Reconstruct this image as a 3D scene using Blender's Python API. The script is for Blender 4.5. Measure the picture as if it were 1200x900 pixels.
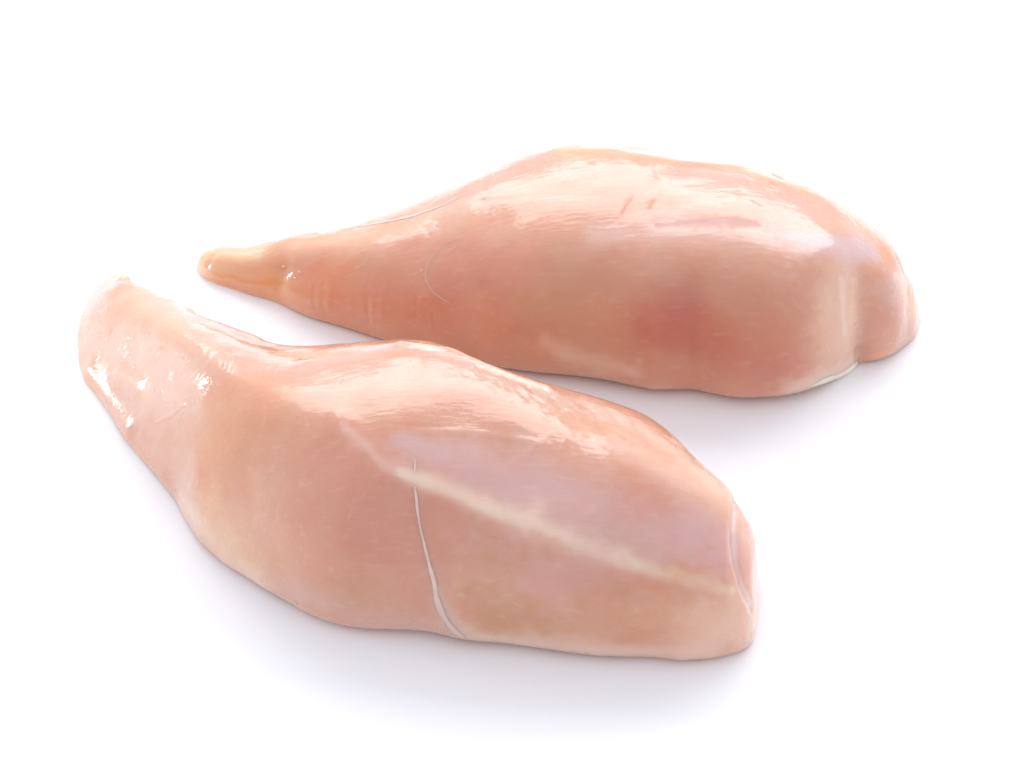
import bpy, math
import numpy as np
from mathutils import Vector

for o in list(bpy.data.objects):
    bpy.data.objects.remove(o)
S = bpy.context.scene
COL = S.collection

# ------------------------------------------------------------------ camera
PITCH = math.radians(40.0)
DIST = 0.72
FPX = 3600.0                       # focal length in photograph pixels (1200 wide)
CAM = np.array([0.0, -DIST * math.cos(PITCH), DIST * math.sin(PITCH)])
FWD = np.array([0.0, math.cos(PITCH), -math.sin(PITCH)])
UP = np.array([0.0, math.sin(PITCH), math.cos(PITCH)])
RIGHT = np.array([1.0, 0.0, 0.0])
cd = bpy.data.cameras.new('camera')
cd.sensor_width = 36.0
cd.lens = FPX / 1200.0 * 36.0
cd.clip_start = 0.01
cd.clip_end = 50.0
cam = bpy.data.objects.new('camera', cd)
cam.location = Vector(CAM)
cam.rotation_euler = (math.pi / 2 - PITCH, 0, 0)
COL.objects.link(cam)
S.camera = cam

# ------------------------------------------------------------------ world and lamps (studio)
w = bpy.data.worlds.new('World')
S.world = w
w.use_nodes = True
bg = w.node_tree.nodes['Background']
bg.inputs[0].default_value = (0.88, 0.91, 1.0, 1)
bg.inputs[1].default_value = 0.98
S.view_settings.view_transform = 'Standard'
S.view_settings.look = 'None'
S.view_settings.exposure = 0.09
S.view_settings.gamma = 1.0


def softbox(name, loc, target, sx, sy, power, col, shape='RECTANGLE'):
    l = bpy.data.lights.new(name, 'AREA')
    l.shape = shape
    l.size = sx
    l.size_y = sy
    l.energy = power
    l.color = col
    o = bpy.data.objects.new(name, l)
    o.location = loc
    d = Vector(target) - Vector(loc)
    o.rotation_euler = d.to_track_quat('-Z', 'Y').to_euler()
    COL.objects.link(o)
    return o


softbox('softbox_back', (0.15, 0.83, 0.72), (0, 0, 0), 1.65, 0.80, 11.6, (1.0, 0.97, 0.95))
softbox('softbox_left', (-0.956, 0.278, 0.10), (-0.10, 0, 0.01), 0.17, 0.17, 1.9, (1.0, 0.96, 0.92))

# ------------------------------------------------------------------ helpers
rng = np.random.RandomState(7)


def project(P):
    D = P - CAM
    f = D @ FWD
    return 600 + FPX * (D @ RIGHT) / f, 450 - FPX * (D @ UP) / f


def interp(x, pts):
    """monotone-ish smooth interpolation through (x, value) pairs"""
    xs = np.array([p[0] for p in pts], float)
    ys = np.array([p[1] for p in pts], float)
    h = np.diff(xs)
    d = np.diff(ys) / h
    m = np.zeros_like(ys)
    m[1:-1] = np.where(d[:-1] * d[1:] > 0, 2 * d[:-1] * d[1:] / (d[:-1] + d[1:] + 1e-12 * np.sign(d[:-1] + d[1:] + 1e-30)), 0)
    # soften: blend harmonic with arithmetic mean
    am = (d[:-1] + d[1:]) / 2
    m[1:-1] = 0.5 * m[1:-1] + 0.5 * np.clip(am, -3 * np.minimum(abs(d[:-1]), abs(d[1:])), 3 * np.minimum(abs(d[:-1]), abs(d[1:])))
    m[0], m[-1] = d[0], d[-1]
    x = np.clip(x, xs[0], xs[-1])
    k = np.clip(np.searchsorted(xs, x) - 1, 0, len(xs) - 2)
    t = (x - xs[k]) / h[k]
    t2, t3 = t * t, t ** 3
    return ((2 * t3 - 3 * t2 + 1) * ys[k] + (t3 - 2 * t2 + t) * h[k] * m[k]
            + (-2 * t3 + 3 * t2) * ys[k + 1] + (t3 - t2) * h[k] * m[k + 1])


def bspline_closed(ctrl, n):
    """ctrl: (S, K, 2) closed uniform cubic B-spline -> (S, n, 2)"""
    K = ctrl.shape[1]
    wt = np.ones(K)
    wt[[0, 1, K - 1]] = 0.3
    wt[[K - 4, K - 3, K - 2]] = 0.6
    cw = np.concatenate([[0], np.cumsum(wt)]) / wt.sum()
    u = np.interp(np.arange(n) / n, cw, np.arange(K + 1))
    k = np.floor(u).astype(int)
    t = (u - k)[None, :, None]
    p = [ctrl[:, (k + j - 1) % K] for j in range(4)]
    return ((1 - t) ** 3 * p[0] + (3 * t ** 3 - 6 * t ** 2 + 4) * p[1]
            + (-3 * t ** 3 + 3 * t ** 2 + 3 * t + 1) * p[2] + t ** 3 * p[3]) / 6


class Body:
    """A piece of meat lofted through vertical slices.  Every slice is a closed
    rounded section resting on the table; far/near are the edges seen in each slice."""

    def __init__(s, x0, x1, far, near, height, section, ncol, nring, endpow=1.0, z0=0.0):
        q = np.linspace(0, 1, ncol)
        q = 0.5 - 0.5 * np.cos(np.pi * q)
        q = 0.75 * q + 0.25 * (0.5 - 0.5 * np.cos(np.pi * q))
        xs = x0 + (x1 - x0) * q
        yf, yn = interp(xs, far), interp(xs, near)
        # smooth course of the two edges; the small wiggles are put back near the edges only
        xg = np.linspace(x0, x1, 900)
        res = []
        for yy in (yf, yn):
            yg = np.interp(xg, xs, yy)
            out = yg.copy()
            for sg in (6.0, 12.0, 24.0):
                k = np.exp(-0.5 * (np.arange(-120, 121) * (xg[1] - xg[0]) / sg) ** 2)
                k /= k.sum()
                pad = np.concatenate([2 * yg[0] - yg[120:0:-1], yg, 2 * yg[-1] - yg[-2:-122:-1]])
                sm = np.convolve(pad, k, 'valid')
                e = np.clip((np.minimum(xg - x0, x1 - xg) - 1.5 * sg) / (2.5 * sg), 0, 1)
                out = out + (sm - out) * e
            res.append(np.interp(xs, xg, out))
        rf, rn_ = yf - res[0], yn - res[1]
        yf, yn = res
        span = np.maximum(yn - yf, 0.6)
        h = interp(xs, height)
        scale = FPX / DIST
        hmax = 0.62 * span / (scale * math.cos(PITCH))
        h = (h ** -4.0 + hmax ** -4.0) ** -0.25
        # plane of each slice
        gd = np.outer(np.ones(ncol), FWD) * FPX + np.outer(xs - 600, RIGHT)
        nrm = np.cross(gd, UP)
        nrm /= np.linalg.norm(nrm, axis=1)[:, None]
        d = np.cross(np.array([0, 0, 1.0]), nrm)
        d /= np.linalg.norm(d, axis=1)[:, None]
        d *= np.sign(d[:, 1])[:, None]
        v = np.cross(nrm, d)
        v /= v[:, 2:3]
        G = CAM - CAM[2] * v                     # foot of the camera in each plane
        ctrl = section(xs)                       # (ncol, K, 2), a in 0..1, z in 0..1
        sec = bspline_closed(ctrl, nring)
        a0 = np.full(ncol, 0.5)
        W = span / scale
        for it in range(60):
            A = a0[:, None] + W[:, None] * sec[:, :, 0]
            Z = h[:, None] * sec[:, :, 1]
            P = G[:, None] + A[..., None] * d[:, None] + Z[..., None] * v[:, None]
            X, Y = project(P.reshape(-1, 3))
            Y = Y.reshape(ncol, nring)
            mx, mn = Y.max(1), Y.min(1)
            sp = mx - mn
            W = np.maximum(W + 0.9 * (span - sp) / scale / math.sin(PITCH), 1e-5)
            a0 = a0 + 0.8 * ((mx - yn)) / scale / math.sin(PITCH)
        sa = sec[:, :, 0]
        wn = np.clip(1 - (sa - sa.min(1)[:, None]) / 0.17, 0, 1) ** 1.5
        wf = np.clip(1 - (sa.max(1)[:, None] - sa) / 0.40, 0, 1) ** 1.5
        sh = -(wn * rn_[:, None] + wf * rf[:, None]) / scale / math.sin(PITCH)
        P = P + sh[..., None] * d[:, None]
        s.N, s.R = ncol, nring
        s.P = P.reshape(-1, 3)
        s.P[:, 2] += z0
        s.tint = np.zeros((len(s.P), 3))
        s.gloss = np.zeros(len(s.P))
        s.normals()

    def grid(s):
        return s.P.reshape(s.N, s.R, 3)

    def normals(s):
        g = s.grid()
        du = np.gradient(g, axis=0)
        dv = np.roll(g, -1, 1) - np.roll(g, 1, 1)
        n = np.cross(du, dv)
        n /= np.linalg.norm(n, axis=2)[..., None] + 1e-12
        c = g.mean(1, keepdims=True)
        if ((g - c) * n).sum() < 0:
            n = -n
        s.n = n.reshape(-1, 3)
        s.X, s.Y = project(s.P)
        s.vis = ((CAM - s.P) * s.n).sum(1) > 0

    def anchor(s, x, y):
        dd = (s.X - x) ** 2 + (s.Y - y) ** 2 + np.where(s.vis, 0, 1e6)
        i = int(dd.argmin())
        return s.P[i], s.n[i]

    def dist(s, pix, width):
        """distance (in widths) from every vertex to a line laid on the surface"""
        A = [s.anchor(*p)[0] for p in pix]
        wd = np.array(width if hasattr(width, '__len__') else [width] * len(A), float)
        if len(A) == 1:
            return np.linalg.norm(s.P - A[0], axis=1) / wd[0]
        # densify along the surface
        best = np.full(len(s.P), 1e9)
        for k in range(len(A) - 1):
            n = max(1, int(math.hypot(pix[k + 1][0] - pix[k][0], pix[k + 1][1] - pix[k][1]) / 14))
            pts = [A[k]] + [s.anchor(pix[k][0] + (pix[k + 1][0] - pix[k][0]) * j / n,
                                     pix[k][1] + (pix[k + 1][1] - pix[k][1]) * j / n)[0] for j in range(1, n)] + [A[k + 1]]
            for j in range(n):
                a, b = pts[j], pts[j + 1]
                ab = b - a
                t = np.clip(((s.P - a) @ ab) / (ab @ ab + 1e-14), 0, 1)
                ww = wd[k] + (wd[k + 1] - wd[k]) * (j + t) / n
                dd = np.linalg.norm(s.P - a - t[:, None] * ab, axis=1) / ww
                best = np.minimum(best, dd)
        return best

    def push(s, pix, width, amount):
        """raise (or press in) the surface along a line"""
        s.P = s.P + s.n * (amount * np.exp(-s.dist(pix, width) ** 2))[:, None]
        s.P[:, 2] = np.maximum(s.P[:, 2], 0.0)

    def lumps(s, amp, wl, seed, n=26, stretch=(1, 1, 1)):
        r = np.random.RandomState(seed)
        f = np.zeros(len(s.P))
        Q = s.P * np.array(stretch)
        for k in range(n):
            dr = r.normal(size=3)
            dr /= np.linalg.norm(dr)
            f += np.sin(Q @ dr * 2 * np.pi / (wl * r.uniform(0.7, 1.5)) + r.uniform(0, 6.28))
        return amp * f / math.sqrt(n)

    def paint(s, pix, width, col, amount, hard=2.0, wob=0.0, seed=1):
        d = s.dist(pix, width)
        if wob:
            d = d * np.clip(1 + s.lumps(wob, 0.012, seed) + s.lumps(wob * 0.6, 0.0035, seed + 50), 0.45, 2.2)
        m = amount * np.exp(-np.abs(d) ** hard)
        s.tint = s.tint * (1 - m[:, None]) + np.array(col) * m[:, None]

    def dull(s, pix, width, amount, hard=3.0, wob=0.25, seed=2):
        """patch without the wet film"""
        d = s.dist(pix, width)
        d = d * np.clip(1 + s.lumps(wob, 0.009, seed) + s.lumps(wob, 0.0022, seed + 9, 40), 0.35, 2.5)
        s.gloss = np.maximum(s.gloss, amount * np.exp(-np.abs(d) ** hard))

    def build(s, name, mat, parent):
        N, R = s.N, s.R
        V = np.vstack([s.P, s.grid()[0].mean(0), s.grid()[-1].mean(0)])
        i, j = np.meshgrid(np.arange(N - 1), np.arange(R), indexing='ij')
        j2 = (j + 1) % R
        quads = np.stack([i * R + j, i * R + j2, (i + 1) * R + j2, (i + 1) * R + j], -1).reshape(-1, 4)
        jj = np.arange(R)
        t0 = np.stack([np.full(R, N * R), (jj + 1) % R, jj], -1)
        t1 = np.stack([np.full(R, N * R + 1), (N - 1) * R + jj, (N - 1) * R + (jj + 1) % R], -1)
        me = bpy.data.meshes.new(name)
        loops = np.concatenate([quads.ravel(), t0.ravel(), t1.ravel()])
        tot = np.concatenate([np.full(len(quads), 4), np.full(2 * R, 3)])
        me.vertices.add(len(V))
        me.vertices.foreach_set('co', V.ravel())
        me.loops.add(len(loops))
        me.loops.foreach_set('vertex_index', loops)
        me.polygons.add(len(tot))
        me.polygons.foreach_set('loop_start', np.concatenate([[0], np.cumsum(tot)[:-1]]))
        me.polygons.foreach_set('use_smooth', np.ones(len(tot), bool))
        me.update(calc_edges=True)
        me.validate()
        import bmesh
        bm = bmesh.new()
        bm.from_mesh(me)
        if bm.calc_volume(signed=True) < 0:
            bmesh.ops.reverse_faces(bm, faces=bm.faces)
            bm.to_mesh(me)
        bm.free()
        t = np.vstack([s.tint, s.tint[:R].mean(0), s.tint[-R:].mean(0)])
        a = me.attributes.new('tint', 'FLOAT_COLOR', 'POINT')
        a.data.foreach_set('color', np.hstack([np.clip(t, 0, 1) ** (1.13, 1.075, 1.09), np.ones((len(t), 1))]).ravel())
        g = np.concatenate([s.gloss, [s.gloss[:R].mean(), s.gloss[-R:].mean()]])
        a = me.attributes.new('gloss', 'FLOAT', 'POINT')
        a.data.foreach_set('value', np.clip(g, 0, 1))
        me.materials.append(mat)
        o = bpy.data.objects.new(name, me)
        COL.objects.link(o)
        o.parent = parent
        # keep the parent at the thing's base
        me.transform(__import__('mathutils').Matrix.Translation(-Vector(parent.location)))
        return o


def thing(name, label, cat, loc):
    o = bpy.data.objects.new(name, None)
    o.empty_display_size = 0.02
    COL.objects.link(o)
    o.location = loc
    o['label'] = label
    o['category'] = cat
    o['group'] = 'raw chicken breasts on the white surface'
    return o


def strand(name, body, pix, rad, mat, parent, sink=0.45, flat=1.0, seg=12, jitter=0.0, seed=3):
    """a raised thread of tissue lying on the meat: tube that follows the surface"""
    pts, nr, rr = [], [], []
    rad = rad if hasattr(rad, '__len__') else [rad] * len(pix)
    for k in range(len(pix) - 1):
        n = max(2, int(math.hypot(pix[k + 1][0] - pix[k][0], pix[k + 1][1] - pix[k][1]) / 3))
        for j in range(n + (k == len(pix) - 2)):
            t = j / n
            p, q = body.anchor(pix[k][0] + (pix[k + 1][0] - pix[k][0]) * t, pix[k][1] + (pix[k + 1][1] - pix[k][1]) * t)
            pts.append(p); nr.append(q); rr.append(rad[k] + (rad[k + 1] - rad[k]) * t)
    P, Nn, r = np.array(pts), np.array(nr), np.array(rr)
    for _ in range(5):
        P[1:-1] = (P[:-2] + 2 * P[1:-1] + P[2:]) / 4
        Nn[1:-1] = (Nn[:-2] + 2 * Nn[1:-1] + Nn[2:]) / 4
        r[1:-1] = (r[:-2] + 2 * r[1:-1] + r[2:]) / 4
    if jitter:
        g = np.random.RandomState(seed)
        r = r * (1 + jitter * np.interp(np.arange(len(r)), np.arange(0, len(r) + 4, 4), g.uniform(-1, 1, len(range(0, len(r) + 4, 4)))))
    T = np.gradient(P, axis=0)
    T /= np.linalg.norm(T, axis=1)[:, None] + 1e-12
    B = np.cross(T, Nn)
    B /= np.linalg.norm(B, axis=1)[:, None] + 1e-12
    Nn = np.cross(B, T)
    n = len(P)
    taper = np.clip(np.minimum(np.arange(n), np.arange(n)[::-1]) / 4.0, 0, 1) ** 0.5
    r = r * (0.15 + 0.85 * taper)
    c = P - Nn * (r * sink * flat)[:, None]
    ang = np.arange(seg) / seg * 2 * np.pi
    V = c[:, None] + r[:, None, None] * (np.cos(ang)[None, :, None] * B[:, None] + flat * np.sin(ang)[None, :, None] * Nn[:, None])
    V = V.reshape(-1, 3) - np.array(parent.location)
    F = [(i * seg + j, i * seg + (j + 1) % seg, (i + 1) * seg + (j + 1) % seg, (i + 1) * seg + j) for i in range(n - 1) for j in range(seg)]
    F += [tuple(range(seg))[::-1], tuple((n - 1) * seg + j for j in range(seg))]
    me = bpy.data.meshes.new(name)
    me.from_pydata(V.tolist(), [], F)
    import bmesh
    bm = bmesh.new()
    bm.from_mesh(me)
    if bm.calc_volume(signed=True) < 0:
        bmesh.ops.reverse_faces(bm, faces=bm.faces)
    bm.to_mesh(me)
    bm.free()
    me.polygons.foreach_set('use_smooth', np.ones(len(F), bool))
    me.materials.append(mat)
    o = bpy.data.objects.new(name, me)
    COL.objects.link(o)
    o.parent = parent
    return o


# ------------------------------------------------------------------ materials
def nodes_of(m):
    m.use_nodes = True
    nt = m.node_tree
    return nt, nt.nodes, nt.links, nt.nodes['Principled BSDF']


def meat_material(name, fibre_rot=0.0, sss=0.0048, rough=0.22):
    m = bpy.data.materials.new(name)
    nt, N, L, p = nodes_of(m)
    at = N.new('ShaderNodeAttribute'); at.attribute_name = 'tint'
    gl = N.new('ShaderNodeAttribute'); gl.attribute_name = 'gloss'
    tc = N.new('ShaderNodeTexCoord')
    # fibres: noise drawn out along the length of the muscle
    mp = N.new('ShaderNodeMapping')
    mp.inputs['Rotation'].default_value = (0, 0, fibre_rot)
    mp.inputs['Scale'].default_value = (180, 900, 600)
    L.new(tc.outputs['Object'], mp.inputs['Vector'])
    fib = N.new('ShaderNodeTexNoise')
    fib.inputs['Scale'].default_value = 1.0
    fib.inputs['Detail'].default_value = 3.0
    L.new(mp.outputs[0], fib.inputs['Vector'])
    mot = N.new('ShaderNodeTexNoise')
    mot.inputs['Scale'].default_value = 95.0
    mot.inputs['Detail'].default_value = 5.0
    mot.inputs['Roughness'].default_value = 0.55
    L.new(tc.outputs['Object'], mot.inputs['Vector'])
    # colour: tint, mottled a little redder / paler
    rmp = N.new('ShaderNodeMapRange')
    rmp.inputs['From Min'].default_value = 0.32
    rmp.inputs['From Max'].default_value = 0.70
    L.new(mot.outputs['Fac'], rmp.inputs['Value'])
    red = N.new('ShaderNodeMix'); red.data_type = 'RGBA'; red.blend_type = 'MULTIPLY'
    red.inputs['B'].default_value = (1.0, 0.80, 0.76, 1)
    L.new(at.outputs['Color'], red.inputs['A'])
    sc = N.new('ShaderNodeMath'); sc.operation = 'MULTIPLY'; sc.inputs[1].default_value = 0.42
    L.new(rmp.outputs[0], sc.inputs[0])
    L.new(sc.outputs[0], red.inputs['Factor'])
    fb = N.new('ShaderNodeMix'); fb.data_type = 'RGBA'; fb.blend_type = 'MIX'
    fb.inputs['B'].default_value = (0.93, 0.80, 0.74, 1)
    fr = N.new('ShaderNodeMapRange')
    fr.inputs['From Min'].default_value = 0.56
    fr.inputs['From Max'].default_value = 0.80
    fr.inputs['To Max'].default_value = 0.10
    L.new(fib.outputs['Fac'], fr.inputs['Value'])
    L.new(fr.outputs[0], fb.inputs['Factor'])
    L.new(red.outputs['Result'], fb.inputs['A'])
    L.new(fb.outputs['Result'], p.inputs['Base Color'])
    p.subsurface_method = 'RANDOM_WALK'
    p.inputs['Subsurface Weight'].default_value = 1.0
    p.inputs['Subsurface Radius'].default_value = (1.0, 0.64, 0.50)
    p.inputs['Subsurface Scale'].default_value = sss
    p.inputs['Subsurface Anisotropy'].default_value = 0.3
    p.inputs['IOR'].default_value = 1.33
    # roughness: wet film, patchy
    rn = N.new('ShaderNodeMapRange')
    rn.inputs['From Min'].default_value = 0.3
    rn.inputs['From Max'].default_value = 0.7
    rn.inputs['To Min'].default_value = rough
    rn.inputs['To Max'].default_value = rough + 0.16
    L.new(mot.outputs['Fac'], rn.inputs['Value'])
    rs = N.new('ShaderNodeMath'); rs.operation = 'ADD'; rs.use_clamp = True
    L.new(rn.outputs[0], rs.inputs[0])
    gm = N.new('ShaderNodeMath'); gm.operation = 'MULTIPLY'; gm.inputs[1].default_value = 0.30
    L.new(gl.outputs['Fac'], gm.inputs[0])
    L.new(gm.outputs[0], rs.inputs[1])
    L.new(rs.outputs[0], p.inputs['Roughness'])
    cw = N.new('ShaderNodeMath'); cw.operation = 'MULTIPLY_ADD'
    cw.inputs[1].default_value = -1.0
    cw.inputs[2].default_value = 1.0
    L.new(gl.outputs['Fac'], cw.inputs[0])
    L.new(cw.outputs[0], p.inputs['Coat Weight'])
    p.inputs['Coat IOR'].default_value = 1.55
    p.inputs['Coat Roughness'].default_value = 0.015
    sp = N.new('ShaderNodeMath'); sp.operation = 'MULTIPLY_ADD'
    sp.inputs[1].default_value = -0.44
    sp.inputs[2].default_value = 0.45
    L.new(gl.outputs['Fac'], sp.inputs[0])
    L.new(sp.outputs[0], p.inputs['Specular IOR Level'])
    # relief
    fine = N.new('ShaderNodeTexNoise')
    fine.inputs['Scale'].default_value = 2200.0
    fine.inputs['Detail'].default_value = 2.0
    L.new(tc.outputs['Object'], fine.inputs['Vector'])
    b1 = N.new('ShaderNodeBump')
    b1.inputs['Strength'].default_value = 0.30
    b1.inputs['Distance'].default_value = 0.00028
    L.new(fib.outputs['Fac'], b1.inputs['Height'])
    b2 = N.new('ShaderNodeBump')
    b2.inputs['Strength'].default_value = 0.15
    b2.inputs['Distance'].default_value = 0.00010
    L.new(fine.outputs['Fac'], b2.inputs['Height'])
    mid = N.new('ShaderNodeTexNoise')
    mid.inputs['Scale'].default_value = 330.0
    mid.inputs['Detail'].default_value = 4.0
    L.new(tc.outputs['Object'], mid.inputs['Vector'])
    b3 = N.new('ShaderNodeBump')
    b3.inputs['Strength'].default_value = 0.30
    b3.inputs['Distance'].default_value = 0.0003
    L.new(mid.outputs['Fac'], b3.inputs['Height'])
    L.new(b1.outputs[0], b3.inputs['Normal'])
    L.new(b3.outputs[0], b2.inputs['Normal'])
    L.new(b2.outputs[0], p.inputs['Normal'])
    L.new(b2.outputs[0], p.inputs['Coat Normal'])
    return m


def tissue_material(name, col, sss=0.0015, rough=0.25):
    m = bpy.data.materials.new(name)
    nt, N, L, p = nodes_of(m)
    tc = N.new('ShaderNodeTexCoord')
    n = N.new('ShaderNodeTexNoise')
    n.inputs['Scale'].default_value = 400
    L.new(tc.outputs['Object'], n.inputs['Vector'])
    r = N.new('ShaderNodeValToRGB')
    r.color_ramp.elements[0].position = 0.3
    r.color_ramp.elements[1].position = 0.7
    r.color_ramp.elements[0].color = (*[c * 0.88 for c in col], 1)
    r.color_ramp.elements[1].color = (*col, 1)
    L.new(n.outputs['Fac'], r.inputs[0])
    L.new(r.outputs[0], p.inputs['Base Color'])
    b = N.new('ShaderNodeBump')
    b.inputs['Strength'].default_value = 0.2
    b.inputs['Distance'].default_value = 0.0002
    L.new(n.outputs['Fac'], b.inputs['Height'])
    L.new(b.outputs[0], p.inputs['Normal'])
    p.inputs['Subsurface Weight'].default_value = 0.0
    p.inputs['Roughness'].default_value = rough
    p.inputs['Coat Weight'].default_value = 0.5
    p.inputs['Coat Roughness'].default_value = 0.06
    return m


M_front = meat_material('raw_chicken_front', fibre_rot=0.6)
M_rear = meat_material('raw_chicken_rear', fibre_rot=0.05)
M_vein = tissue_material('pale_connective_tissue', (0.72, 0.50, 0.41), rough=0.35)
M_fat = tissue_material('creamy_fat', (0.88, 0.76, 0.62), sss=0.003)
M_silver = tissue_material('silvery_membrane', (0.76, 0.54, 0.46))

# ------------------------------------------------------------------ the white surface
me = bpy.data.meshes.new('white_surface')
n = 40
vs, fs = [], []
for i in range(n + 1):
    for j in range(n + 1):
        vs.append((-3 + 6 * i / n, -3 + 6 * j / n, 0))
for i in range(n):
    for j in range(n):
        a = i * (n + 1) + j
        fs.append((a, a + n + 1, a + n + 2, a + 1))
me.from_pydata(vs, [], fs)
mw = bpy.data.materials.new('matt_white_board')
nt, N, L, p = nodes_of(mw)
tc = N.new('ShaderNodeTexCoord')
nz = N.new('ShaderNodeTexNoise'); nz.inputs['Scale'].default_value = 260
L.new(tc.outputs['Object'], nz.inputs['Vector'])
bp = N.new('ShaderNodeBump'); bp.inputs['Strength'].default_value = 0.05; bp.inputs['Distance'].default_value = 0.0002
L.new(nz.outputs['Fac'], bp.inputs['Height']); L.new(bp.outputs[0], p.inputs['Normal'])
p.inputs['Base Color'].default_value = (0.94, 0.94, 0.95, 1)
p.inputs['Roughness'].default_value = 0.6
p.inputs['Specular IOR Level'].default_value = 0.25
me.materials.append(mw)
tb = bpy.data.objects.new('table_surface', me)
tb.location = (0, 0, 0.0004)
tb['kind'] = 'structure'
COL.objects.link(tb)

# base colours
FLESH = np.array((0.67, 0.375, 0.265))
PEACH = (0.84, 0.56, 0.38)
PALE = (0.82, 0.59, 0.46)
PINK = (0.66, 0.29, 0.22)
ROSE = (0.60, 0.22, 0.18)
LILAC = (0.70, 0.47, 0.44)
CREAM = (0.80, 0.65, 0.54)
ORANGE = (0.80, 0.45, 0.20)
TAN = (0.58, 0.30, 0.15)

# ------------------------------------------------------------------ FRONT BREAST
A_far = [(91, 400), (92, 383), (96, 364), (103, 350), (112, 338), (124, 327), (134, 321.5), (141, 321), (148, 323),
         (155, 331), (170, 339), (188, 346), (205, 351), (222, 361), (240, 372), (262, 380), (285, 387),
         (300, 393), (313, 401), (332, 404.5), (360, 405), (400, 403), (425, 401), (450, 400), (472, 397), (497, 397.5),
         (517, 402), (537, 409), (560, 420), (585, 430), (605, 437), (640, 448), (665, 456), (700, 465), (735, 478),
         (757, 488), (778, 501), (800, 520), (825, 544), (845, 560), (857, 574), (864, 588), (873, 603), (881, 620), (885, 641), (887, 668)]
A_near = [(91, 402), (92, 420), (95, 434), (100, 446), (112, 460), (132, 488), (147, 512), (170, 543), (203, 585), (233, 633),
          (250, 651), (293, 682), (327, 702), (360, 717), (407, 732), (440, 737), (480, 740), (520, 746), (542, 751), (600, 754),
          (640, 759), (671, 763), (700, 767), (742, 769), (775, 771), (799, 774), (825, 772), (849, 768), (868, 762), (878, 755), (884, 743), (886, 725), (887, 700)]
A_height = [(91, 0.002), (98, 0.0042), (110, 0.0080), (130, 0.0128), (160, 0.0186), (200, 0.0250), (260, 0.0325), (300, 0.0355), (360, 0.039), (480, 0.043), (600, 0.044), (700, 0.043), (800, 0.040), (850, 0.036), (887, 0.028)]


def A_section(xs):
    # near face, ridge, sloping shoulder, crest, far slope; fractions of width / height
    f1 = interp(xs, [(91, 0.07), (190, 0.06), (300, 0.01), (887, -0.01)])
    f2 = interp(xs, [(91, 0.20), (190, 0.17), (300, 0.05), (450, 0.01), (887, 0.0)])
    ra = interp(xs, [(91, 0.36), (190, 0.33), (330, 0.17), (450, 0.13), (600, 0.11), (750, 0.10), (887, 0.10)])
    rh = interp(xs, [(91, 0.80), (200, 0.86), (330, 0.92), (450, 0.90), (600, 0.82), (750, 0.75), (887, 0.76)])
    sa = interp(xs, [(91, 0.50), (190, 0.46), (330, 0.32), (600, 0.34), (887, 0.34)])
    sh = interp(xs, [(91, 0.98), (200, 1.02), (330, 1.07), (450, 1.05), (600, 0.99), (750, 0.96), (887, 0.94)])
    c1 = interp(xs, [(91, 0.64), (300, 0.50), (450, 0.52), (600, 0.52), (700, 0.50), (800, 0.50), (887, 0.50)])
    h1 = interp(xs, [(91, 1.03), (250, 1.06), (450, 1.08), (600, 1.06), (700, 1.01), (887, 0.97)])
    h2 = interp(xs, [(91, 0.85), (200, 0.84), (300, 0.80), (380, 0.86), (480, 0.95), (580, 0.98), (660, 0.90), (750, 0.89), (887, 0.88)])
    o = np.ones_like(xs)
    rows = [(0.50 * o, 0 * o), (0.22 * o, 0 * o), (0.02 * o, -0.005 * o), (f1, 0.20 * o), (f2, 0.54 * o),
            (ra, rh), (sa, sh), (c1, h1), (0.80 * o, h2), (0.98 * o, 0.55 * o), (1.01 * o, 0.18 * o), (0.93 * o, -0.01 * o), (0.75 * o, 0 * o)]
    return np.stack([np.stack(r, -1) for r in rows], 1)


A = Body(91.5, 886.8, A_far, A_near, A_height, A_section, 800, 420)
A.tint[:] = FLESH
A.P += A.n * (A.lumps(0.00035, 0.03, 5) + A.lumps(0.00008, 0.009, 6, 40))[:, None]
A.P[:, 2] = np.maximum(A.P[:, 2], 0)
A.normals()
A.push([(400, 492), (450, 545), (530, 582), (600, 607), (680, 642), (760, 670), (855, 690)], 0.0030, 0.0005)
A.push([(106, 434), (128, 470), (150, 502)], 0.0026, 0.0007)
A.push([(140, 440), (162, 452)], 0.0032, 0.0007)
A.push([(140, 322), (146, 326)], 0.0014, 0.0008)
A.push([(862, 583), (859, 620), (861, 655), (869, 685), (883, 714)], 0.0010, -0.0008)
A.push([(240, 376), (300, 400), (360, 415)], 0.0035, -0.0006)
A.push([(470, 403), (530, 411), (585, 436), (640, 455)], 0.0018, 0.0006)
A.push([(545, 487)], 0.006, -0.0005)
for q in [[(648, 468), (668, 500)], [(684, 474), (706, 506)], [(716, 482), (738, 520)], [(744, 494), (764, 528)]]:
    A.push(q, 0.0013, -0.00022)
A.push([(485, 506), (550, 504), (600, 513), (642, 521)], 0.0009, 0.00012)
A.push([(588, 552), (620, 527), (646, 508)], 0.0009, 0.00010)
A.push([(655, 560), (672, 563)], 0.00028, 0.00010)
A.push([(183, 495), (200, 487), (217, 474)], 0.00026, 0.00014)
A.push([(310, 476), (312, 488), (309, 500)], 0.00026, 0.00012)
A.push([(188, 452), (192, 470)], 0.00025, 0.00008)
gr = np.random.RandomState(4)
for k in range(18):
    x = 222 + k * 6.0 + gr.uniform(-2, 2)
    y = 410 + k * 1.7 + gr.uniform(-3, 3)
    A.push([(x, y - 7), (x - 5 - gr.uniform(0, 3), y + 9)], 0.0004, -gr.uniform(0.00003, 0.00013))
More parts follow.
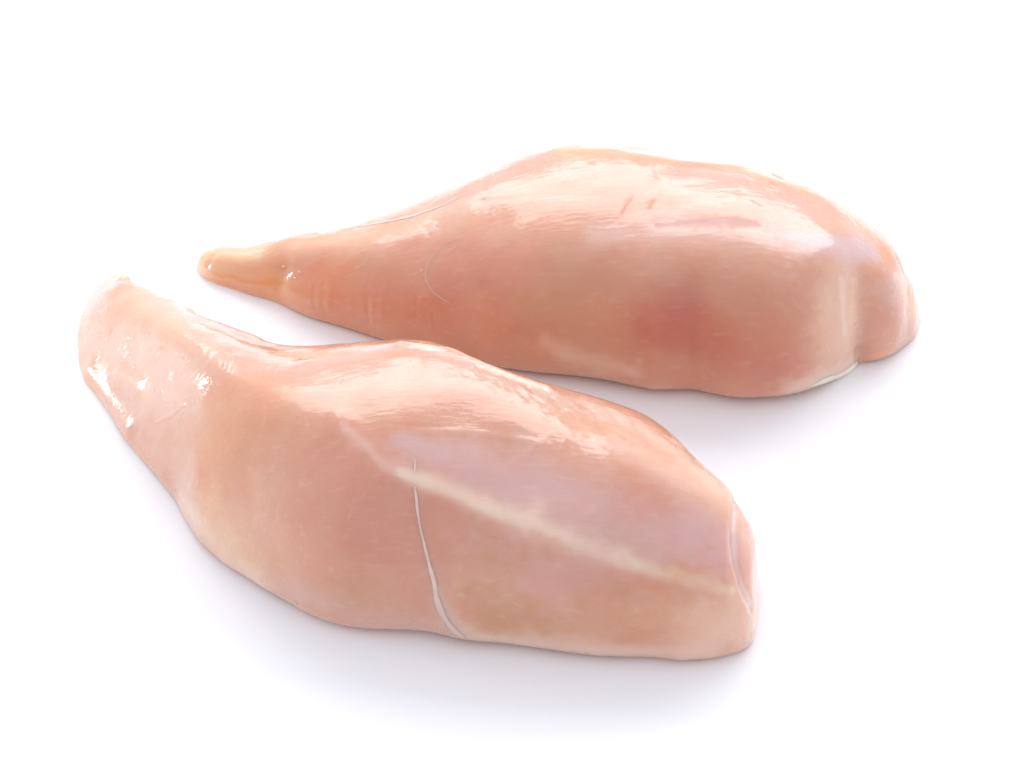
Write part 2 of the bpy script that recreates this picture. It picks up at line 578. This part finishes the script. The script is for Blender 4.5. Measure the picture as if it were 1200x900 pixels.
for k in range(70):                                   # torn, bumpy far edge
    t = gr.uniform(0, 1)
    x, y = 548 + 150 * t + gr.normal(0, 5), 430 + 62 * t + gr.normal(0, 9)
    A.push([(x, y), (x + gr.uniform(1, 6), y + gr.uniform(1, 7))], gr.uniform(0.00035, 0.0008), gr.uniform(-0.00017, 0.00015))
for k in range(22):                                   # tiny beads and nicks in the wet film
    x, y = gr.uniform(150, 830), gr.uniform(430, 700)
    A.push([(x, y), (x + gr.uniform(-3, 3), y + gr.uniform(0, 4))], 0.00028, gr.uniform(-0.00008, 0.00013))
A.normals()

A.paint([(105, 400), (150, 395), (200, 430)], [0.012, 0.022, 0.016], PALE, 0.65, 2.0, 0.15, 1)  # paler left end; partly its flesh, partly translucent glow painted into the tint
A.paint([(250, 500), (330, 540)], 0.020, (0.69, 0.38, 0.26), 0.5, 2, 0.2, 2)
A.paint([(415, 570), (440, 620)], [0.011, 0.014], PINK, 0.55, 2, 0.3, 3)
A.paint([(405, 683)], 0.007, TAN, 0.65, 2, 0.2, 4)
A.paint([(430, 650), (560, 660), (660, 670)], 0.010, (0.64, 0.33, 0.25), 0.4, 2, 0.3, 5)
A.paint([(330, 690), (420, 722), (510, 735)], [0.004, 0.0045, 0.003], (0.68, 0.46, 0.40), 0.55, 2, 0.2, 6)
A.paint([(215, 590), (255, 640), (300, 677)], 0.0040, CREAM, 0.65, 2, 0.2, 7)  # pale rim: light coming through the thin edge, painted into the tint
A.paint([(250, 600), (290, 650)], 0.005, (0.76, 0.48, 0.28), 0.45, 2, 0.2, 8)
A.paint([(470, 515), (560, 550), (650, 585), (750, 625), (835, 640)], [0.003, 0.008, 0.010, 0.012, 0.010], (0.70, 0.48, 0.46), 0.82, 2.2, 0.2, 9)
A.paint([(828, 630), (835, 655)], 0.006, (0.67, 0.44, 0.45), 0.5, 2, 0.3, 10)
A.paint([(770, 540), (830, 570)], [0.008, 0.008], PALE, 0.45, 2, 0.2, 11)
A.paint([(755, 515), (785, 545)], 0.0035, PINK, 0.35, 2, 0.5, 12)
A.paint([(740, 600), (770, 590)], 0.006, (0.70, 0.38, 0.32), 0.5, 2, 0.3, 12)
A.paint([(400, 495), (450, 545), (500, 568)], [0.0010, 0.0014, 0.0020], (0.78, 0.58, 0.52), 0.5, 2.0, 0.3, 13)
A.paint([(470, 555), (520, 573), (570, 595), (620, 617), (690, 645), (760, 668), (815, 682), (858, 692)],
        [0.0014, 0.0022, 0.0026, 0.0030, 0.0026, 0.0020, 0.0013, 0.0008], CREAM, 0.85, 2.5, 0.16, 14)
A.paint([(450, 562), (500, 586), (560, 612), (640, 643), (700, 668), (780, 693)], [0.0016, 0.0022, 0.0024, 0.0024, 0.002, 0.0016], (0.66, 0.33, 0.24), 0.5, 4, 0.10, 29)
A.paint([(615, 612), (634, 592)], 0.0020, CREAM, 0.5, 2.5, 0.3, 15)
A.paint([(585, 728)], 0.008, TAN, 0.65, 2, 0.4, 17)
A.paint([(680, 712), (690, 700)], 0.005, TAN, 0.5, 2, 0.4, 18)
A.paint([(760, 722), (785, 712)], 0.009, (0.64, 0.31, 0.16), 0.65, 2, 0.3, 19)
A.paint([(640, 680), (700, 668)], 0.006, (0.68, 0.41, 0.37), 0.5, 2, 0.3, 20)
A.paint([(560, 747), (700, 762), (830, 765)], 0.0030, CREAM, 0.55, 2, 0.2, 21)
A.paint([(830, 740), (875, 730)], [0.008, 0.009], PALE, 0.55, 2, 0.2, 22)
A.paint([(874, 605), (879, 650), (883, 695)], [0.0022, 0.0035, 0.0015], (0.74, 0.41, 0.30), 0.85, 4, 0.0, 23)
A.paint([(861, 585), (858, 620), (860, 655), (868, 685), (882, 714)], 0.0007, (0.84, 0.70, 0.68), 0.75, 2.5, 0.0, 24)
A.paint([(140, 323)], 0.003, CREAM, 0.6)
A.paint([(165, 348), (215, 368), (262, 388)], [0.002, 0.003, 0.004], LILAC, 0.4, 2, 0.4, 25)
A.paint([(235, 375), (300, 402), (420, 425), (560, 440)], [0.0015, 0.004, 0.005, 0.006], (0.70, 0.38, 0.27), 0.5, 2, 0.3, 26)
A.paint([(380, 425), (440, 412)], 0.0025, (0.70, 0.48, 0.48), 0.35, 2, 0.4, 26)
A.paint([(475, 400), (560, 425), (640, 455)], 0.0012, CREAM, 0.5, 2, 0.5, 27)
A.paint([(512, 690), (530, 738), (560, 748)], [0.0012, 0.0030, 0.0020], (0.74, 0.52, 0.44), 0.5, 2, 0.3, 28)
A.paint([(700, 475), (790, 525), (850, 575)], [0.003, 0.005, 0.004], PALE, 0.45, 2, 0.3, 30)
A.dull([(770, 545), (840, 590)], 0.011, 0.9, 4, 0.25, 3)
A.dull([(845, 610), (850, 660)], 0.006, 0.8, 3, 0.2, 4)
A.dull([(675, 495), (735, 515)], 0.0050, 0.8, 4, 0.4, 4)
A.dull([(150, 345), (205, 380)], [0.006, 0.005], 0.9, 3, 0.3, 5)
A.dull([(258, 510), (278, 480)], 0.013, 1.0, 4, 0.1, 6)
A.dull([(490, 496)], 0.0040, 0.75, 2, 0.2, 7)
A.dull([(330, 415), (410, 418), (480, 415)], [0.002, 0.0035, 0.002], 0.85, 3, 0.3, 8)

# ------------------------------------------------------------------ REAR BREAST
B_far = [(233, 314), (235, 304), (241, 297), (251, 292.5), (264, 290), (287, 291), (300, 288), (313, 282), (327, 277.5), (350, 274.5),
         (375, 272.5), (398, 269), (413, 263), (440, 250), (467, 240), (500, 229), (530, 218), (567, 203), (593, 190), (613, 179.5),
         (632, 173), (663, 171.5), (713, 171.7), (740, 170.5), (755, 171), (775, 177), (798, 184.5), (820, 186), (847, 186), (863, 188),
         (884, 196), (913, 203), (945, 214.5), (973, 229), (1009, 252), (1037, 273), (1050, 285), (1057, 298), (1060, 312), (1066, 322), (1072, 336), (1075, 351), (1078, 372)]
B_near = [(233, 316), (237, 323), (244, 328), (270, 337), (290, 344), (320, 353), (347, 366), (370, 375), (403, 385), (440, 396),
          (480, 405), (540, 419), (600, 434), (647, 439), (713, 446), (747, 452), (770, 456), (806, 456), (831, 461), (867, 468), (902, 467),
          (935, 462), (955, 455), (975, 445), (995, 434), (1006, 426), (1013, 423.5), (1025, 423), (1045, 415), (1062, 402), (1071, 393), (1076, 382), (1078, 376)]
B_height = [(233, 0.008), (262, 0.010), (300, 0.012), (350, 0.018), (430, 0.024), (520, 0.030), (620, 0.037), (720, 0.040), (850, 0.040), (950, 0.0395), (1000, 0.036), (1030, 0.031), (1055, 0.024), (1078, 0.010)]


def B_section(xs):
    ra = interp(xs, [(233, 0.2), (450, 0.14), (600, 0.10), (800, 0.10), (950, 0.11), (1078, 0.16)])
    rh = interp(xs, [(233, 0.8), (450, 0.84), (600, 0.93), (800, 0.97), (950, 0.95), (1078, 0.82)])
    sh = interp(xs, [(233, 0.98), (450, 1.00), (600, 1.04), (800, 1.06), (950, 1.06), (1078, 1.0)])
    h1 = interp(xs, [(233, 1.05), (450, 1.06), (600, 1.09), (800, 1.07), (1078, 1.0)])
    h2 = interp(xs, [(233, 0.80), (450, 0.88), (620, 0.97), (850, 0.95), (1078, 0.85)])
    o = np.ones_like(xs)
    rows = [(0.50 * o, 0 * o), (0.22 * o, 0 * o), (0.02 * o, -0.005 * o), (-0.02 * o, 0.22 * o), (0.0 * o, 0.58 * o),
            (ra, rh), (0.27 * o, sh), (0.52 * o, h1), (0.82 * o, h2), (1.0 * o, 0.55 * o), (1.01 * o, 0.18 * o), (0.93 * o, -0.01 * o), (0.75 * o, 0 * o)]
    return np.stack([np.stack(r, -1) for r in rows], 1)


B = Body(233.5, 1077.8, B_far, B_near, B_height, B_section, 800, 380)
B.tint[:] = FLESH
B.P += B.n * (B.lumps(0.00035, 0.03, 11) + B.lumps(0.00008, 0.008, 12, 40, (0.5, 1, 1)))[:, None]
B.P[:, 2] = np.maximum(B.P[:, 2], 0)
B.normals()
B.push([(1036, 291), (1014, 306), (1004, 340), (1002, 385), (1008, 424)], [0.0020, 0.0030, 0.0038, 0.0036, 0.0024], -0.00022)
B.push([(1009, 424), (1007, 410)], 0.0014, -0.0006)
B.push([(1050, 300), (1058, 318)], 0.0014, -0.0003)
B.push([(1048, 340), (1050, 390)], 0.005, 0.0006)
B.push([(770, 262), (850, 257), (885, 262)], 0.0022, -0.00018)
B.push([(650, 176), (720, 178), (790, 190), (860, 194)], 0.0025, 0.0004)
B.push([(680, 228), (625, 230), (560, 236)], 0.0010, -0.00005)
B.push([(740, 228), (733, 240), (728, 250)], [0.0004, 0.0006, 0.0003], -0.00010)
B.push([(765, 195), (762, 222)], 0.0005, -0.00012)
B.push([(332, 318), (326, 338)], 0.0022, -0.0005)
B.push([(255, 296), (243, 312)], 0.0008, -0.0002)
B.push([(630, 405), (665, 425), (720, 440)], 0.0020, 0.0004)
B.push([(560, 410), (600, 420)], 0.004, -0.0006)
gr = np.random.RandomState(9)
for k in range(16):
    x = 372 + k * 9 + gr.uniform(-4, 4)
    y = 350 + k * 1.5 + gr.uniform(-8, 8)
    B.push([(x, y - 14), (x + gr.uniform(-3, 3), y + 12)], 0.0006, gr.uniform(-0.00017, 0.00015))
for (x, y) in [(343, 322), (347, 326), (338, 327), (352, 319), (300, 296), (308, 295), (332, 313), (494, 318), (487, 322), (541, 362), (724, 361)]:
    B.push([(x, y)], 0.0003, 0.00025)
for k in range(14):
    x, y = gr.uniform(850, 960), gr.uniform(200, 235)
    B.push([(x, y), (x + 8, y + 5)], 0.0007, gr.uniform(-0.0003, 0.0002))
for k in range(22):
    x, y = gr.uniform(350, 980), gr.uniform(210, 420)
    B.push([(x, y), (x + gr.uniform(-3, 6), y + gr.uniform(0, 3))], 0.00028, gr.uniform(-0.00008, 0.00013))
B.normals()

B.paint([(238, 310), (252, 303), (300, 298)], [0.005, 0.004, 0.003], (0.84, 0.68, 0.50), 0.8)
B.paint([(260, 316), (295, 325), (330, 338)], [0.004, 0.0045, 0.004], ORANGE, 0.45, 2, 0.3, 31)
B.paint([(312, 322)], 0.004, (0.78, 0.38, 0.16), 0.4, 2, 0.3, 32)
B.paint([(365, 328), (395, 333)], 0.005, (0.78, 0.36, 0.19), 0.6, 2, 0.3, 33)
B.paint([(345, 290), (450, 275), (540, 245)], [0.003, 0.006, 0.008], PALE, 0.45, 2, 0.2, 34)
B.paint([(410, 345), (470, 350), (540, 375)], 0.011, (0.70, 0.34, 0.24), 0.5, 2, 0.3, 35)
B.paint([(530, 305), (580, 325)], 0.009, PINK, 0.5, 2, 0.3, 36)
B.paint([(566, 330)], 0.0012, ROSE, 0.5)
B.paint([(650, 330), (700, 350), (860, 330)], [0.010, 0.012, 0.010], (0.68, 0.40, 0.28), 0.55, 2, 0.2, 37)
B.paint([(790, 375)], 0.008, ROSE, 0.85, 2, 0.1, 38)
B.paint([(760, 385), (830, 400), (900, 425), (930, 440)], [0.006, 0.009, 0.010, 0.006], (0.60, 0.24, 0.18), 0.72, 2, 0.12, 39)
B.paint([(880, 370), (940, 350)], 0.008, (0.64, 0.33, 0.24), 0.4, 2, 0.3, 40)
B.paint([(585, 405), (620, 415)], 0.006, (0.72, 0.35, 0.22), 0.45, 2, 0.12, 41)
B.paint([(640, 400), (670, 418), (740, 435)], 0.0022, PALE, 0.55, 2, 0.3, 42)
B.paint([(800, 445), (860, 458)], 0.0030, (0.68, 0.33, 0.22), 0.5, 2, 0.3, 42)
B.paint([(985, 410), (975, 350), (985, 320)], 0.006, PALE, 0.45, 2, 0.2, 43)
B.paint([(1045, 365), (1030, 400)], 0.006, (0.66, 0.34, 0.26), 0.55, 2, 0.4, 44)
B.paint([(1060, 340), (1072, 375)], 0.004, PEACH, 0.55, 2, 0.2, 45)
B.paint([(1050, 330), (1045, 345)], 0.003, LILAC, 0.5, 2, 0.4, 45)
B.paint([(1037, 294)], 0.0025, (0.86, 0.38, 0.26), 0.7, 2, 0.4, 46)
B.paint([(1000, 335), (997, 380)], 0.0016, (0.80, 0.52, 0.32), 0.4, 2, 0.3, 47)
B.paint([(986, 328), (990, 390)], 0.0008, CREAM, 0.5, 2, 0.2, 48)
B.paint([(600, 250), (700, 225), (850, 230), (940, 245)], [0.008, 0.014, 0.013, 0.008], (0.76, 0.46, 0.36), 0.5, 2, 0.2, 49)
B.paint([(930, 278), (985, 287), (1022, 293)], [0.004, 0.005, 0.003], (0.67, 0.49, 0.50), 0.85, 2.2, 0.25, 50)
B.paint([(700, 275), (800, 272), (930, 280)], [0.003, 0.0045, 0.005], (0.74, 0.55, 0.50), 0.5, 2.0, 0.3, 51)
B.paint([(650, 177), (760, 180), (860, 193), (960, 226), (1040, 278)], 0.003, (0.86, 0.50, 0.34), 0.55, 2, 0.3, 52)
B.paint([(930, 262), (985, 258), (1020, 275)], 0.0025, (0.86, 0.44, 0.30), 0.4, 2, 0.4, 53)
B.paint([(740, 240), (730, 250)], 0.0010, PINK, 0.6, 2, 0.5, 54)
B.paint([(930, 455), (975, 442), (1000, 425)], 0.0030, CREAM, 0.6, 2, 0.2, 55)
B.paint([(1010, 421), (1040, 414)], 0.0012, (0.84, 0.36, 0.22), 0.6, 2, 0.2, 56)

B.dull([(330, 292), (430, 275), (490, 258)], [0.004, 0.006, 0.004], 0.85, 3, 0.35, 13)
B.paint([(760, 264), (850, 260), (900, 262)], [0.0012, 0.0020, 0.0012], (0.68, 0.46, 0.44), 0.6, 2, 0.2, 14)
B.dull([(240, 303), (262, 293), (300, 291)], 0.003, 0.75, 3, 0.4, 19)
B.dull([(400, 355), (520, 385), (640, 385), (780, 395), (900, 400)], [0.010, 0.014, 0.015, 0.016, 0.014], 0.75, 2, 0.15, 20)
B.dull([(768, 264), (820, 261), (860, 259), (888, 263)], [0.0006, 0.0018, 0.0021, 0.0007], 0.85, 4, 0.22, 14)
B.dull([(590, 255), (530, 262)], [0.0012, 0.0030], 0.8, 3, 0.5, 15)
B.dull([(660, 176), (740, 182), (800, 192), (870, 200), (960, 232)], [0.0030, 0.0024, 0.0026, 0.0018, 0.0016], 0.9, 4, 0.3, 16)
B.dull([(1000, 280), (1040, 300)], 0.006, 0.8, 3, 0.3, 17)
for q in [[(742, 230), (736, 240)], [(733, 240), (729, 250)], [(764, 236), (762, 244)], [(766, 200), (768, 210)]]:
    B.dull(q, 0.00045, 0.8, 3, 0.5, 18)

rootA = thing('chicken_breast', 'front raw chicken breast with a pale vein running down its near side', 'chicken breast', (0.0, -0.03, 0))
rootB = thing('chicken_breast', 'rear raw chicken breast with an orange pointed tip and a rounded lobe at right', 'chicken breast', (0.02, 0.06, 0))
A.build('fillet', M_front, rootA)
B.build('fillet', M_rear, rootB)
strand('vein', A, [(487, 536), (486, 560), (488, 590), (493, 620), (500, 650), (508, 680), (512, 705), (520, 725), (533, 742), (546, 748)],
       [0.0002, 0.00022, 0.00026, 0.0003, 0.0004, 0.0005, 0.0007, 0.0009, 0.0011, 0.0014], M_vein, rootA, sink=0.25, flat=0.24, jitter=0.3)
strand('connective_thread', B, [(541, 276), (518, 288), (500, 308), (497, 325), (506, 342), (530, 357)], 0.00008, M_silver, rootB, sink=0.3)
strand('membrane_edge', B, [(398, 269), (440, 262), (480, 254), (520, 240), (560, 220)], [0.0003, 0.0005, 0.0005, 0.0003, 0.0002], M_silver, rootB, sink=0.25, flat=0.25)
strand('fat_edge', B, [(950, 453), (968, 446), (985, 441), (998, 434), (1006, 424)], [0.0008, 0.0014, 0.0018, 0.0020, 0.0016], M_fat, rootB, sink=0.55, flat=0.6, jitter=0.15)

S.render.resolution_x = 1024
S.render.resolution_y = 768
